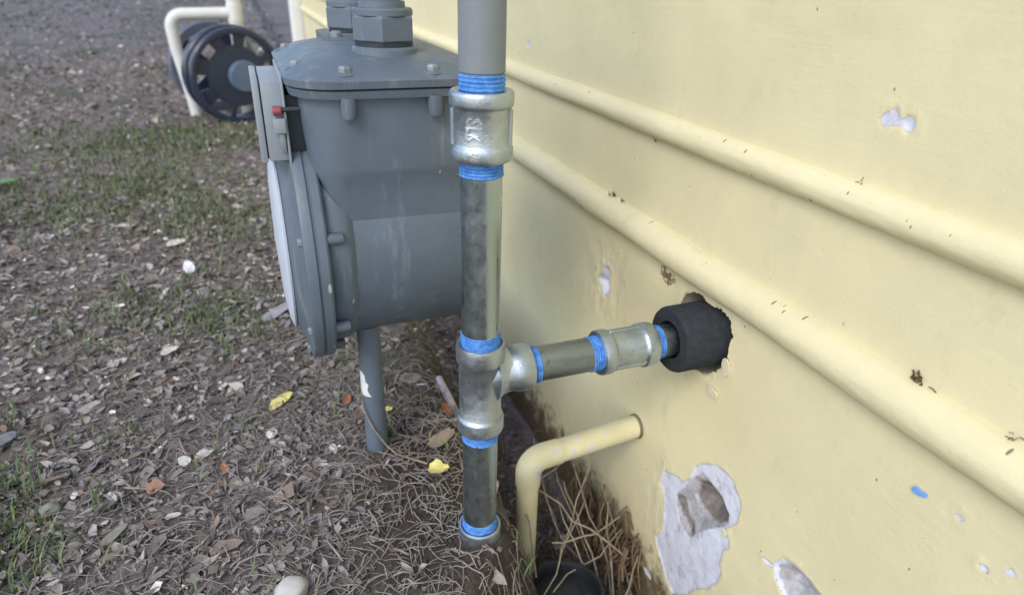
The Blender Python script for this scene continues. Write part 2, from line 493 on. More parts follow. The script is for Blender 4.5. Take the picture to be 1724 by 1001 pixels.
for (cy_, cz_, a_, b_, w_) in ((0.552, 0.234, 0.030, 0.020, 1.15), (0.69, 0.172, 0.05, 0.06, 0.35), (0.32, 0.294, 0.012, 0.012, 0.75),
                               (0.455, 0.130, 0.03, 0.04, 0.5), (0.475, 0.02, 0.04, 0.05, 0.4), (0.57, 0.0, 0.03, 0.03, 0.4)):
    scuff = np.maximum(scuff, w_ * np.clip(1 - np.hypot((Yf - cy_) / a_, (Zf - cz_) / b_), 0, 1) ** 0.6)
grime = np.clip((-0.06 - Zf) / 0.16, 0, 1)
dx = np.zeros(Yf.shape)                                   # + = into the wall
sm = lambda d, w: np.clip(d / w, 0, 1) ** 2 * (3 - 2 * np.clip(d / w, 0, 1))
dx += 0.0012 * sm(np.maximum(ex, 0), 0.0015)
dx += 0.008 * sm(sdf(POLY['rim'], Yf, Zf), 0.020) + 0.017 * sm(sdf(POLY['deep'], Yf, Zf) + 0.006, 0.024) + 0.0012 * sm(sdf(POLY['groove'], Yf, Zf), 0.008)
dx += 0.013 * sm(sdf(POLY['gouge'], Yf, Zf) - 0.001, 0.018)
dx += 0.006 * sm(sdf(POLY['chip1'], Yf, Zf), 0.009)
fine = np.where((Yf > 0.1) & (Yf < 1.2) & (Zf > -0.3) & (Zf < 0.5))[0]
rough_amp = 1.9 * np.exp(-(((Yf - 0.69) / 0.06) ** 2 + ((Zf - 0.165) / 0.07) ** 2)) + np.exp(-((np.minimum(hole, 0) + 0.0) / 0.012) ** 2) * 0.9 \
    + 0.7 * np.exp(-((ex + 0.003) / 0.004) ** 2) + 0.9 * np.exp(-(((Yf - 0.50) / 0.03) ** 2 + ((Zf + 0.03) / 0.06) ** 2)) + 0.6 * np.exp(-(((Zf + 0.16) / 0.07) ** 2))
nz = np.zeros(Yf.shape)
for i in fine:
    y, z = Yf[i], Zf[i]
    a = rough_amp[i]
    v = 0.0011 * noise.noise((y * 12, z * 12, 2.0)) + 0.00016 * noise.noise((y * 45, z * 45, 3.0))
    if a > 0.05 or ex[i] > -0.002:
        v += a * 0.0010 * noise.noise((y * 70, z * 40, 4.0)) + a * 0.0010 * abs(noise.noise((y * 150, z * 80, 8.0)))
        if ex[i] > 0: v = v * .6 + 0.0007 * noise.noise((y * 60, z * 60, 6.0)) + 0.0004 * noise.noise((y * 220, z * 220, 6.0))
    nz[i] = v
dx -= nz
ins = hole > 0
VW = np.stack([WX + dx, Yf, Zf], 1)
ny_, nz_ = len(wy), len(wz)
idx = np.arange(ny_ * nz_).reshape(nz_, ny_)
quads = np.stack([idx[:-1, :-1], idx[1:, :-1], idx[1:, 1:], idx[:-1, 1:]], -1).reshape(-1, 4)
keep = ~(ins[quads].all(1))
quads = quads[keep]
house = empty('house_wall', (WX, 0, 0), 'yellow painted house wall with two rounded mouldings and chipped plaster', 'wall')
VL = [tuple(v) for v in VW.tolist()]
FL = [tuple(q) for q in quads.tolist()]
wallo = obj('wall_face', VL, FL, M['wall'], house, sharp=75)
for nm, arr in (('exposed', ex * 1000), ('cement', cement * 1000), ('deep', deep * 1000), ('scuff', scuff), ('grime', grime)):
    wallo.data.attributes.new(nm, 'FLOAT', 'POINT').data.foreach_set('value', arr.astype(np.float32))
# the rest of the wall's thickness: core behind the face, with an opening for the pipe
core = join(boxm(WX + 0.05, WX + 0.2, -0.8, 0.40, -0.6, 3.0), boxm(WX + 0.05, WX + 0.2, 0.56, 5.0, -0.6, 3.0),
            boxm(WX + 0.05, WX + 0.2, 0.402, 0.558, -0.6, 0.12), boxm(WX + 0.05, WX + 0.2, 0.402, 0.558, 0.28, 3.0))
obj('wall_core', *core, M['wall'], house, smooth=False)
# torn lip of plaster inside the hole
hp = POLY['hole']
rings = []
for d, sc_ in ((-0.0005, 1.0), (0.008, 0.985), (0.02, 1.0), (0.06, 1.06)):
    cyh, czh = 0.477, 0.2
    rg = []
    for i in range(len(hp)):
        a, b = hp[i], hp[(i + 1) % len(hp)]
        for t in (0, 0.33, 0.66):
            y = a[0] + (b[0] - a[0]) * t; z = a[1] + (b[1] - a[1]) * t
            j = 0.0012 * noise.noise((y * 300, z * 300, d * 400))
            rg.append((WX + d + j, cyh + (y - cyh) * sc_, czh + (z - czh) * sc_))
    rings.append(rg)
obj('hole_lip', *loft(rings, cap=False), paint_mat('rough_plaster', srgb(184, 174, 146), 0.2, 0.9, 90, 0.8), house, sharp=60)
# rounded mouldings
def moulding(zc, r, seed):
    V, F = [], []
    ys = axis((-0.8, 0.1, 0.05), (0.1, 1.2, 0.006), (1.2, 5.0, 0.08))
    angs = [math.radians(a) for a in range(-100, 101, 8)]
    m = len(angs)
    for y in ys:
        zw = 0.0009 * noise.noise((y * 6, seed, 0))
        for a in angs:
            rr = r * (1 + 0.04 * noise.noise((y * 9, a * 1.2, seed)) + 0.010 * noise.noise((y * 26, a * 2, seed + 9)) + 0.024 * noise.noise((y * 60, a * 3, seed + 3)) + 0.012 * noise.noise((y * 170, a * 8, seed + 5)))
            V.append((WX + 0.0015 - rr * math.cos(a) * 1.08, y, zc + zw + rr * math.sin(a)))
    for i in range(len(ys) - 1):
        for k in range(m - 1):
            F.append((i * m + k, i * m + k + 1, (i + 1) * m + k + 1, (i + 1) * m + k))
    return V, F
for zc, r, sd in ((0.267, 0.0192, 1.0), (0.387, 0.0138, 7.0)):
    mo = obj('moulding', *moulding(zc, r, sd), M['wall'], house, sharp=80)
    for nm, v in (('exposed', -50.0), ('cement', -50.0), ('deep', -50.0), ('scuff', 0.0), ('grime', 0.0)):
        mo.data.attributes.new(nm, 'FLOAT', 'POINT').data.foreach_set('value', np.full(len(mo.data.vertices), v, np.float32))
# curled flakes of paint and plaster standing off the wall
def flake(pts, lift, mat, parent, name='paint_flake', th=0.0012, curl=0.0):
    n = len(pts)
    cy_ = sum(p[0] for p in pts) / n; cz_ = sum(p[1] for p in pts) / n
    V = []
    for off in (0, th):
        for i, (y, z) in enumerate(pts):
            V.append((WX - lift - curl * max(0.0, z - cz_) - off + 0.0006 * noise.noise((y * 300, z * 300, 1)), y, z))
        V.append((WX - lift - off - th * 0.5, cy_, cz_))
    F = []
    for i in range(n):
        j = (i + 1) % n
        F.append((i, j, n)); F.append((n + 1 + j, n + 1 + i, 2 * n + 1)); F.append((j, i, n + 1 + i, n + 1 + j))
    return obj(name, V, F, mat, parent, sharp=50)
blob = lambda cy, cz, a, b, n=9, s=0: [(cy + a * math.cos(2 * math.pi * i / n) * (1 + .35 * noise.noise((i * 1.7, s, 3.3))), cz + b * math.sin(2 * math.pi * i / n) * (1 + .35 * noise.noise((i * 2.1, s, 7.3)))) for i in range(n)]
pale_blue = paint_mat('pale_blue_paint', srgb(178, 190, 222), 0.12, 0.6, 150, 0.4)
M['flake_y'] = paint_mat('loose_yellow_paint', srgb(214, 208, 176), 0.08, 0.6, 120, 0.4)
for s, (cy, cz, a, b) in enumerate(((0.434, 0.188, 0.006, 0.011), (0.446, 0.150, 0.011, 0.006))):
    flake(blob(cy, cz, a, b, 10, s), 0.0005, M['flake_y'], house, th=0.0014, curl=0.18)
for s, (cy, cz, a, b) in enumerate(((0.504, 0.010, 0.005, 0.011), (0.506, -0.040, 0.007, 0.007), (0.389, 0.010, 0.004, 0.006))):
    flake(blob(cy, cz, a, b, 9, s + 20), 0.0005, M['flake_y'], house, th=0.0012, curl=0.18)
flake([(0.2299, 0.2103), (0.2272, 0.2144), (0.2237, 0.2134), (0.2187, 0.214), (0.2184, 0.2111), (0.2223, 0.2091), (0.2273, 0.2082)], 0.0006,
      paint_mat('blue_putty', srgb(120, 168, 232), 0.1, 0.6, 200, 0.4), house, 'blue_paint_flake', 0.0015, 0.3)
# cobweb dirt and insect nests in the corners of the mouldings
def nest(cy, cz, s, n, seed):
    rn = random.Random(seed)
    parts = []
    for i in range(n):
        p = Vector((WX - 0.002 - rn.random() * s * 0.5, cy + rn.gauss(0, s * 0.5), cz + rn.gauss(0, s * 0.35)))
        q = p + Vector((rn.uniform(-.3, .3), rn.gauss(0, 1), rn.gauss(0, .8))) * s * 0.5
        parts.append(tube([p, (p + q) / 2 + Vector((0, 0, s * .1)), q], s * 0.09 * rn.uniform(.5, 1.3), 5))
    return join(*parts)
M['nest'] = paint_mat('brown_debris', srgb(82, 68, 48), 0.25, 0.9, 200, 0.4)
for cy, cz, s, n, sd in ((0.251, 0.288, 0.006, 22, 1), (0.681, 0.2885, 0.006, 12, 2), (0.655, 0.287, 0.005, 6, 3), (0.60, 0.3735, 0.005, 8, 4), (0.336, 0.3985, 0.0035, 7, 5), (0.185, 0.2885, 0.004, 8, 6), (0.2, 0.4015, 0.0025, 9, 8)):
    obj('debris_clump', *nest(cy, cz, s, n, sd), M['nest'], house)
# far end of the wall: white downspout
ds = empty('downspout', (WX, 5.05, 0), 'white downspout at the far end of the yellow wall', 'downspout')
obj('spout_pipe', *loft([[(x, y, z) for x, y in rrect(0.32, 0.42, 5.02, 5.14, 0.02, 4)] for z in (-0.15, 0.5, 1.2, 3.0)]), M['white_trim'], ds)
obj('strap', *boxm(0.315, 0.425, 5.015, 5.145, 0.52, 0.55, 0.003), M['white_trim'], ds)

# ------------------------------------------------------------------ gas pipe in the foreground
PX, PY, ZB = 0.1595, 0.4769, 0.2019
gp = empty('gas_pipe', (PX, PY, 0), 'vertical galvanised gas pipe with blue sealed joints, tee branch and buried cap', 'pipe')
AX = T(Vector((PX, PY, 0)))
def up(prof, seg=64, jit=0.0, seed=0): return lathe(prof, seg, AX, jit=jit, seed=seed)
BXM = T(Vector((0, PY, ZB))) @ RX
def side(prof, seg=64, jit=0.0, seed=0): return lathe([(r, h) for r, h in prof], seg, BXM, jit=jit, seed=seed)
R0 = 0.0167
obj('painted_riser', *up([(R0 * .96, .4545), (R0 * .97, .4632), (R0 * 1.035, .4640), (R0 * 1.035, 1.8)]), M['riser_paint'], gp)
def band(a, b, rb, n=4, seed=0, extra=0.0):
    """threads dressed with blue sealant"""
    prof = [(rb * .97, a)]
    for i in range(n):
        z0 = a + (b - a) * i / n; z1 = a + (b - a) * (i + 1) / n
        q = (0.35 + 0.65 * (0.5 + noise.noise((i * 1.7, seed + n, .3)))) * 0.0008
        prof += [(rb - 0.0001 + extra, z0 + (z1 - z0) * .12), (rb + 0.0002 + q + extra, z0 + (z1 - z0) * .5), (rb - 0.0001 + extra, z0 + (z1 - z0) * .88)]
    return prof + [(rb * .97, b)]
obj('thread_sealant', *up(band(.4505, .4628, R0, 4, extra=.0004), jit=.022), M['sealant'], gp)
obj('thread_sealant', *up(band(.3862, .3992, R0, 5, 2), jit=.022, seed=2), M['sealant'], gp)
obj('thread_sealant', *up(band(.2315, .2475, R0, 7, 3), jit=.022, seed=3), M['sealant'], gp)
obj('thread_sealant', *up(band(.1305, .1435, R0, 5, 4), jit=.022, seed=4), M['sealant'], gp)
obj('thread_sealant', *up(band(.0155, .0315, R0, 6, 5), jit=.022, seed=5), M['sealant'], gp)
# coupling with beaded ends, side ribs and raised letters
RC = 0.0222
cpl = obj('coupling', *up([(.0172, .4005), (.0205, .3990), (.0228, .3996), (.0239, .4012), (.0242, .4035), (.0242, .4088), (.0238, .4101), (.0231, .4108), (.0226, .4118), (RC, .4132),
                           (RC, .4382), (.0226, .4392), (.0233, .4400), (.0241, .4408), (.0244, .4420), (.0244, .4482), (.0240, .4500), (.0228, .4511), (.0205, .4513), (.0172, .4500)], 72, jit=.004), M['cast'], gp)
vdir = Vector((-PX, -PY)).normalized()                  # from pipe axis towards the camera, horizontal
va = math.atan2(vdir.y, vdir.x)
for da in (math.radians(74), math.radians(-80), math.radians(160)):
    a = va + da
    Mr = AX @ Matrix.Rotation(a, 4, 'Z')
    obj('rib', *boxm(RC - .002, RC + .0016, -.0022, .0022, .411, .4385, .0007, 1, Mr), M['cast'], cpl)
cu = bpy.data.curves.new('letters', 'FONT'); cu.body = 'SLK'; cu.extrude = 0.5; cu.resolution_u = 3; cu.offset = 0.02
to = bpy.data.objects.new('tmp_text', cu); COL.objects.link(to)
bpy.context.view_layer.update()
tm = bpy.data.meshes.new_from_object(to.evaluated_get(bpy.context.evaluated_depsgraph_get()))
bpy.data.objects.remove(to)
tv = [v.co.copy() for v in tm.vertices]; tf = [tuple(p.vertices) for p in tm.polygons]
x0 = min(v.x for v in tv); x1 = max(v.x for v in tv); y0 = min(v.y for v in tv); y1 = max(v.y for v in tv)
LV = []
for v in tv:
    u = (v.x - x0) / (x1 - x0); w = (v.y - y0) / (y1 - y0)
    a = va - math.radians(14) + (w - 0.5) * 0.0118 / RC       # letter tops point right in the view
    rr = RC + (0.0017 if v.z > 0 else -0.0008)
    LV.append(AX @ Vector((rr * math.cos(a), rr * math.sin(a), .4333 - u * .0172)))
lo = obj('raised_letters', LV, tf, M['cast'], cpl, sharp=40)
obj('pipe_length', *up([(R0, .2465), (R0, .3868)]), M['galv'], gp)
# tee
RT, RB = .0193, .0219
tee_v = up([(.0172, .1450), (.0205, .1432), (RB, .1450), (RB, .1575), (.0214, .1590), (.0203, .1600), (RT, .1615), (RT, .2160), (.0203, .2175), (.0215, .2185), (RB, .2200), (RB, .2335), (.0212, .2362), (.0200, .2366), (.0174, .2350)], 64, .006)
tee_h = side([(.012, PX), (.0188, PX + .002), (.0190, PX + .020), (.0196, PX + .0265), (.0206, PX + .0295), (.0217, PX + .033), (.0219, PX + .036), (.0219, PX + .0445), (.0211, PX + .0468), (.0174, PX + .0458)], 64, .006)
def fillet():
    """soft web where branch meets run"""
    rings = []
    for t in range(7):
        q = t / 6
        x = PX + .012 + q * .0145
        g = .0190 + .0055 * (1 - q) ** 2
        rings.append([(x, PY + g * .96 * math.cos(2 * math.pi * i / 40), ZB + g * 1.12 * math.sin(2 * math.pi * i / 40)) for i in range(40)])
    return loft(rings)
obj('tee', *join(tee_v, tee_h, fillet()), M['cast'], gp)
XB = PX + .0445
obj('thread_sealant', *side(band(.2040, .2150, R0, 5, 6), jit=.022, seed=6), M['sealant'], gp)
obj('branch_nipple', *side([(R0 * .985, .2146), (R0 * .985, .2690)], jit=.004), M['dark_nipple'], gp)
obj('thread_sealant', *side(band(.2675, .2800, R0, 5, 7), jit=.022, seed=7), M['sealant'], gp)
cp2 = obj('branch_coupling', *side([(.0172, .2785), (.0200, .2772), (.0217, .2782), (.0222, .2805), (.0222, .2878), (.0218, .2890), (.0208, .2897), (.0203, .2910), (.0202, .2940), (.0202, .3205), (.0205, .3230), (.0213, .3240), (.0221, .3248), (.0223, .3265), (.0222, .3345), (.0214, .3370), (.0195, .3375), (.0172, .3360)], 64, jit=.006), M['cast'], gp)
for a in (28, 150, 265):
    Mr = T(Vector((0, PY, ZB))) @ Matrix.Rotation(math.radians(a), 4, 'X')
    obj('rib', *boxm(.2895, .3235, -.0215, -.0190, -.0024, .0024, .0007, 1, Mr), M['cast'], cp2)
obj('thread_sealant', *side(band(.3360, .3468, R0, 5, 8), jit=.022, seed=8), M['sealant'], gp)
obj('wall_nipple', *side([(R0 * .98, .3462), (R0 * .98, .60)]), M['dark_nipple'], gp)
obj('drop_nipple', *up([(R0, .0310), (R0, .1312)]), M['galv'], gp)
obj('end_cap', *up([(.012, -.036), (.0200, -.030), (.0212, -.015), (.0215, .010), (.0218, .018), (.0214, .0205), (.0195, .0215), (.0174, .0205)], 56, .008), M['cast'], gp)

# black foam insulation round the pipe where it enters the wall
foam = [(.0188, .3660), (.0188, .3600), (.0198, .3588), (.0312, .3588), (.0326, .3598), (.0336, .3618), (.0342, .47), (.0188, .47)]
fo = obj('insulation_sleeve', *lathe(foam, 64, BXM, cap=False, jit=.02, seed=4), M['foam'])
tag(fo, 'black foam insulation sleeve round the branch pipe in the ragged wall hole', 'insulation')

# ------------------------------------------------------------------ gas meter
YC, ZC = 0.70, 0.275
gm = empty('gas_meter', (0.11, YC, 0), 'large grey gas meter on a post behind the galvanised pipe', 'gas meter')
G = M['grey_paint']
XT = lambda x=0.0: T(Vector((x, YC, ZC))) @ RX
body = loft([[(x, y, z) for x, y in rrect(a, b, c, d, r, 8)] for z, a, b, c, d, r in (
    (.245, .062, .206, .612, .788, .01), (.314, .060, .206, .5930, .8070, .010), (.319, .059, .206, .5926, .8075, .011), (.340, .052, .206, .5900, .810, .016), (.356, .046, .206, .5880, .812, .024),
    (.362, .043, .206, .5852, .815, .030), (.368, .041, .206, .5840, .816, .034), (.426, .037, .206, .5808, .819, .037), (.429, .037, .206, .5808, .819, .037),
    (.4305, .030, .209, .5730, .827, .042), (.4365, .028, .210, .5715, .829, .043), (.4375, .030, .208, .574, .826, .041))])
obj('body', *body, G, gm, sharp=30)
drum = lathe([(.05, .214), (.10, .213), (.111, .208), (.1148, .200), (.1155, .072), (.119, .068), (.1215, .064), (.1220, .050), (.1205, .0465), (.09, .0465)], 96, XT())
obj('drum', *drum, G, gm, sharp=30)
lid = loft([[(x, y, z) for x, y in rrect(a, b, c, d, r, 8)] for z, a, b, c, d, r in (
    (.4382, .029, .209, .573, .827, .042), (.4390, .027, .211, .5705, .830, .044), (.4450, .026, .212, .5695, .831, .045), (.4472, .029, .209, .573, .827, .043),
    (.4492, .033, .205, .577, .823, .042), (.4530, .039, .199, .585, .815, .042), (.4568, .048, .190, .596, .805, .04), (.4600, .060, .180, .611, .79, .036), (.4621, .076, .166, .63, .772, .03), (.4628, .10, .14, .66, .74, .015))])
lido = obj('lid', *lid, G, gm, sharp=35)
def screw(x, y, z, name='screw', par=gm, r=.0055):
    base = lathe([(.0005, z), (r * 1.75, z), (r * 1.9, z + .0035), (r * 1.4, z + .0055)], 20, T(Vector((x, y, 0))))
    head = lathe([(r, z + .0045), (r, z + .0085), (r * .75, z + .0102), (.001, z + .0106)], 6, T(Vector((x, y, 0))) @ Matrix.Rotation(.4, 4, 'Z'))
    b = obj('screw_boss', *base, G, par, sharp=40)
    obj('screw', *head, M['screw'], b, sharp=30)
for x, y in ((.075, .5845), (.150, .5845), (.040, .628), (.040, .77), (.075, .815), (.150, .815), (.188, .628)):
    screw(x, y, .4455)
for x in (.075, .150):
    obj('boss', *lathe([(.003, .4135), (.0052, .4140), (.0064, .4175), (.0066, .4315)], 20, T(Vector((x, .5765, 0)))), G, gm, sharp=40)
# swivel connections on the lid
def connection(x, y, zb, name_pipe, flange=False):
    Mx = T(Vector((x, y, 0)))
    base = lathe([(.056, zb - .012), (.046, zb - .008), (.0375, zb - .003), (.0345, zb - .001), (.0300, zb + .001), (.0290, zb + .010), (.0270, zb + .012)], 40, Mx)
    ob = obj('spigot', *base, G, gm, sharp=35)
    obj('gasket', *lathe([(.0255, zb + .009), (.0262, zb + .0155)], 40, Mx), M['dark_gap'], ob)
    nut = []
    for r6, z in ((.0275, zb + .0155), (.0300, zb + .0175), (.0300, zb + .0355), (.0283, zb + .0378)):
        nut.append([(x + r6 * math.cos(math.radians(k * 60 + 18)), y + r6 * math.sin(math.radians(k * 60 + 18)), z) for k in range(6)])
    n6 = obj('union_nut', *loft(nut), G, gm, sharp=20)
    obj('nut_collar', *lathe([(.0268, zb + .0375), (.0268, zb + .0420), (.0255, zb + .0436), (.0205, zb + .0440), (.0200, zb + .0490), (.016, zb + .0495)], 40, Mx), G, n6, sharp=35)
    obj(name_pipe, *lathe([(.0168, zb + .045), (.0168, 1.7)], 40, Mx), G, gm)
connection(.119, .636, .4545, 'riser_pipe')
connection(.114, .782, .454, 'riser_pipe')
plate = loft([[(x, y, z) for x, y in rrect(.077, .158, .722, .838, .022, 6)] for z in (.4535, .4550, .4635, .465)])
pl = obj('flange_plate', *plate, G, gm, sharp=35)
for x, y in ((.089, .735), (.146, .735)):
    obj('plate_screw', *lathe([(.006, .464), (.006, .469), (.004, .4708)], 8, T(Vector((x, y, 0)))), M['screw'], pl, sharp=30)
# round front cover
XC = T(Vector((0, YC, ZC - .005))) @ RX
cov = lathe([(.09, .0465), (.1315, .0465), (.1332, .0445), (.1332, .0375), (.1312, .0365), (.1312, .0352), (.1332, .0342), (.1332, .0275), (.1318, .0248), (.127, .0235), (.115, .0225), (.105, .018), (.094, .0115), (.07, .008), (.001, .006)], 96, XC)
cv = obj('front_cover', *cov, G, gm, sharp=30)
obj('face_plate', *lathe([(.097, .0125), (.0975, .0105), (.088, .0070), (.06, .0040), (.001, .0025)], 64, XC, cap=False), M['white_plate'], cv, sharp=40)
for k, a in enumerate((163, -152, 118, 73, 28, -17, -62, -107)):
    an = math.radians(a)
    y = YC + .1255 * math.cos(an); z = ZC - .005 + .1255 * math.sin(an)
    lug = lathe([(.0045, .0440), (.0056, .0450), (.0058, .0590), (.0048, .0608), (.0005, .0610)], 16, T(Vector((0, y, z))) @ RX)
    lo_ = obj('cover_lug', *lug, G, cv, sharp=40)
    obj('cover_bolt', *lathe([(.0034, .0205), (.0038, .0215), (.0038, .0265)], 6, T(Vector((0, y, z))) @ RX), M['screw'], lo_, sharp=30)
# index box with red seal
ib = obj('index_box', *boxm(.0075, .0255, .617, .718, .372, .4405, .0012), M['index_grey'], gm, sharp=40)
obj('index_cover', *boxm(.0008, .0064, .6165, .7185, .371, .441, .001), M['index_grey'], ib, sharp=40)
obj('index_gasket', *boxm(.0060, .0080, .6195, .7155, .374, .438), M['dark_gap'], ib, smooth=False)
obj('index_bracket', *boxm(.0255, .0400, .622, .712, .378, .428, .001), M['dark_gap'], ib, sharp=40)
obj('back_strip', *boxm(.0240, .0262, .6125, .7225, .366, .446, .0006), M['index_grey'], ib, sharp=40)
obj('red_seal', *lathe([(.001, .0150), (.0038, .0152), (.0042, .0162), (.0042, .0218), (.0034, .0225)], 20, T(Vector((0, .6125, .4165))) @ RX), M['red'], ib, sharp=35)
obj('seal_pin', *lathe([(.0022, .0222), (.0022, .0420)], 12, T(Vector((0, .6125, .4175))) @ RX), M['dark_gap'], ib)
obj('seal_bracket', *boxm(.0145, .0245, .607, .6172, .398, .4105, .0008), M['index_grey'], ib, sharp=40)
obj('latch', *boxm(.0185, .0230, .6120, .6172, .380, .397, .0008), M['screw'], ib, sharp=40)
# support post with a splash of white paint
po = obj('support_post', *lathe([(.0128, -.06), (.0128, .175)], 32, T(Vector((.086, .653, 0)))), G, gm)
dr = []
for s in range(9):
    z = .118 - s * .004
    w0, w1 = (.35, .35) if s == 0 else (.9 + .35 * noise.noise((s * .9, 1, 2)), .55 + .5 * (s / 8) + .3 * noise.noise((s * 1.1, 5, 2)))
    a0 = math.radians(188)
    dr.append([(.086 + .0131 * math.cos(a0 + t), .653 + .0131 * math.sin(a0 + t), z) for t in np.linspace(-w0, w1, 8)])
Vd = [p for r_ in dr for p in r_]
Fd = [(i * 8 + k, i * 8 + k + 1, (i + 1) * 8 + k + 1, (i + 1) * 8 + k) for i in range(8) for k in range(7)]
obj('paint_splash', Vd, Fd, M['white_trim'], po)

# ------------------------------------------------------------------ yellow drain pipe with elbow, and black drain
yp = empty('drain_pipe', (.25, .565, gz(.25, .565)), 'thin yellow painted pipe leaving the wall and bending down through an elbow', 'pipe')
EY, EZ, EX = .566, .006, .251
arm_d = Vector((.149, .004, .011)).normalized()
p0 = Vector((EX, EY, EZ))
arm = [p0 + arm_d * t for t in (.030, .07, .11, .155)]
obj('pipe_arm', *tube(arm, .0143, 32), M['yellow_pipe'], yp)
bend = [p0 + arm_d * .040, p0 + arm_d * .024]
for i in range(9):
    a = math.radians(90 * i / 8)
    bend.append(p0 + arm_d * (.018 * (1 - math.sin(a))) + Vector((0, 0, -1)) * (.018 * (1 - math.cos(a))))
bend += [p0 + Vector((0, 0, -.024)), p0 + Vector((0, 0, -.036))]
obj('elbow', *tube(bend, .0155, 32, radii=[.0153, .0156] + [.0157] * 9 + [.0156, .0153]), M['yellow_pipe'], yp)
obj('pipe_drop', *tube([p0 + Vector((0, 0, -.030)), p0 + Vector((0, 0, -.1)), p0 + Vector((.001, 0, -.2)), p0 + Vector((.002, 0, -.26))], .0134, 32), M['yellow_pipe'], yp)
obj('arm_collar', *lathe([(.0148, .3965), (.0158, .3972), (.0160, .401)], 32, T(Vector((0, EY + .0042, EZ + .0108))) @ RX), paint_mat('dark_caulk', srgb(120, 104, 84), .2, .8), yp)
PC = Vector((.265, .474, 0))
dp = empty('drain_inlet', (PC.x, PC.y, -.2), 'round black plastic drain inlet in the soil beside the yellow pipe', 'drain')
obj('rim', *lathe([(.0405, -.150), (.0405, -.122), (.0420, -.1185), (.0455, -.1185), (.0470, -.1215), (.0470, -.135), (.0455, -.137), (.0455, -.25)], 56, T(PC), cap=False), M['black_plastic'], dp)
obj('grate', *lathe([(.0006, -.1300), (.022, -.1300), (.024, -.1325), (.0408, -.1335)], 56, T(PC), cap=False), M['black_plastic'], dp)

# ------------------------------------------------------------------ black reel and cream pipe in the background
A = Vector((-.036, 2.66, .164)); B = Vector((-.118, 2.92, .168))
axd = (B - A).normalized()
Mq = T(A) @ axd.to_track_quat('Z', 'Y').to_matrix().to_4x4()
L = (B - A).length
rl = empty('hose_reel', (-.07, 2.93, 0), 'black round reel with a slotted flange lying behind the gas meter', 'reel')
def sectors(r0, r1, z0, z1, spans, M_, step=4):
    parts = []
    for a0, a1 in spans:
        n = max(1, int((a1 - a0) / step))
        V, F = [], []
        for i in range(n + 1):
            a = math.radians(a0 + (a1 - a0) * i / n)
            for r, z in ((r0, z0), (r1, z0), (r1, z1), (r0, z1)):
                V.append(M_ @ Vector((r * math.cos(a), r * math.sin(a), z)))
        for i in range(n):
            for k in range(4):
                l = (k + 1) % 4
                F.append((i * 4 + k, i * 4 + l, (i + 1) * 4 + l, (i + 1) * 4 + k))
        F.append((0, 1, 2, 3)[::-1]); F.append(tuple(n * 4 + k for k in range(4)))
        parts.append((V, F))
    return join(*parts)
ringp = lambda r0, r1, z0, z1: [(r0, z0 + .004), (r0 + .003, z0), (r1 - .006, z0 - .001), (r1, z0 + .006), (r1, z1 - .005), (r1 - .005, z1), (r0 + .003, z1), (r0, z1 - .003), (r0, z0 + .004)]
fl = obj('flange_rim', *lathe(ringp(.143, .165, -.018, .012), 72, Mq, cap=False), M['reel_black'], rl, sharp=40)
obj('rim_lip', *lathe(ringp(.148, .170, .034, .080), 72, Mq, cap=False), M['reel_black'], rl, sharp=40)
disc = lathe([(.0005, -.004), (.104, -.004), (.106, .002), (.104, .008), (.0005, .008)], 64, Mq, cap=False)
obj('flange_disc', *disc, M['reel_black'], rl, sharp=40)
sp = [(i * 45 + 6 + 5 * math.sin(i * 2.3), i * 45 + 25 + 7 * math.sin(i * 1.7 + 1)) for i in range(8)]
for s in sp:
    obj('flange_spoke', *sectors(.102, .146, -.004, .008, [s], Mq), M['reel_black'], rl, smooth=False)
obj('hub_cap', *lathe([(.0005, -.030), (.050, -.028), (.056, -.020), (.056, -.003)], 40, Mq @ T(Vector((-.02, 0, 0))), cap=False), M['hub_blue'], rl, sharp=40)
obj('spindle', *lathe([(.028, .0), (.028, L)], 24, Mq), M['reel_black'], rl)
obj('back_flange_rim', *lathe(ringp(.130, .165, L - .012, L + .012), 72, Mq, cap=False), M['reel_grey'], rl, sharp=40)
for i in range(4):
    obj('back_flange_spoke', *sectors(.025, .133, L - .004, L + .004, [(i * 90 + 20, i * 90 + 50)], Mq), M['reel_black'], rl, smooth=False)
cpq = empty('cream_pipe', (-.012, 3.02, 0), 'cream painted pipe with a side arm bent down beside the black reel', 'pipe')
obj('riser', *tube([(-.018, 2.80, -.05), (-.016, 2.80, .5), (-.014, 2.80, 1.6)], .0245, 24), M['cream'], cpq)
pa = [Vector((-.016, 2.80, .366)), Vector((-.185, 2.80, .362))]
for i in range(7):
    a = math.radians(90 * i / 6)
    pa.append(Vector((-.190 - .045 * math.sin(a), 2.80, .317 + .045 * math.cos(a))))
pa += [Vector((-.232, 2.80, .25)), Vector((-.214, 2.80, .12)), Vector((-.198, 2.80, -.04))]
obj('side_arm', *tube(pa, .0205, 24), M['cream'], cpq)
obj('tee_socket', *lathe([(.0245, .336), (.0265, .338), (.0265, .394), (.0245, .396)], 24, T(Vector((-.0165, 2.80, 0)))), M['cream'], cpq, sharp=35)

# ------------------------------------------------------------------ leaf litter, grass, roots
def clear_of(x, y):
    return math.hypot(x - PX, y - PY) > .026 and math.hypot(x - .086, y - .653) > .016 and math.hypot(x - PC.x, y - PC.y) > .05 and x < .385
def scatter(n, x0, x1, y0, y1, ypow=1.0):
    out = []
    while len(out) < n:
        y = y0 + (y1 - y0) * random.random() ** ypow
        # keep to what the camera can see, with a margin for a step to the side
        lim0 = -0.35 - 0.42 * y
        x = random.uniform(max(x0, lim0), min(x1, 0.38 if y < 5 else 3.0))
        if clear_of(x, y): out.append((x, y))
    return out

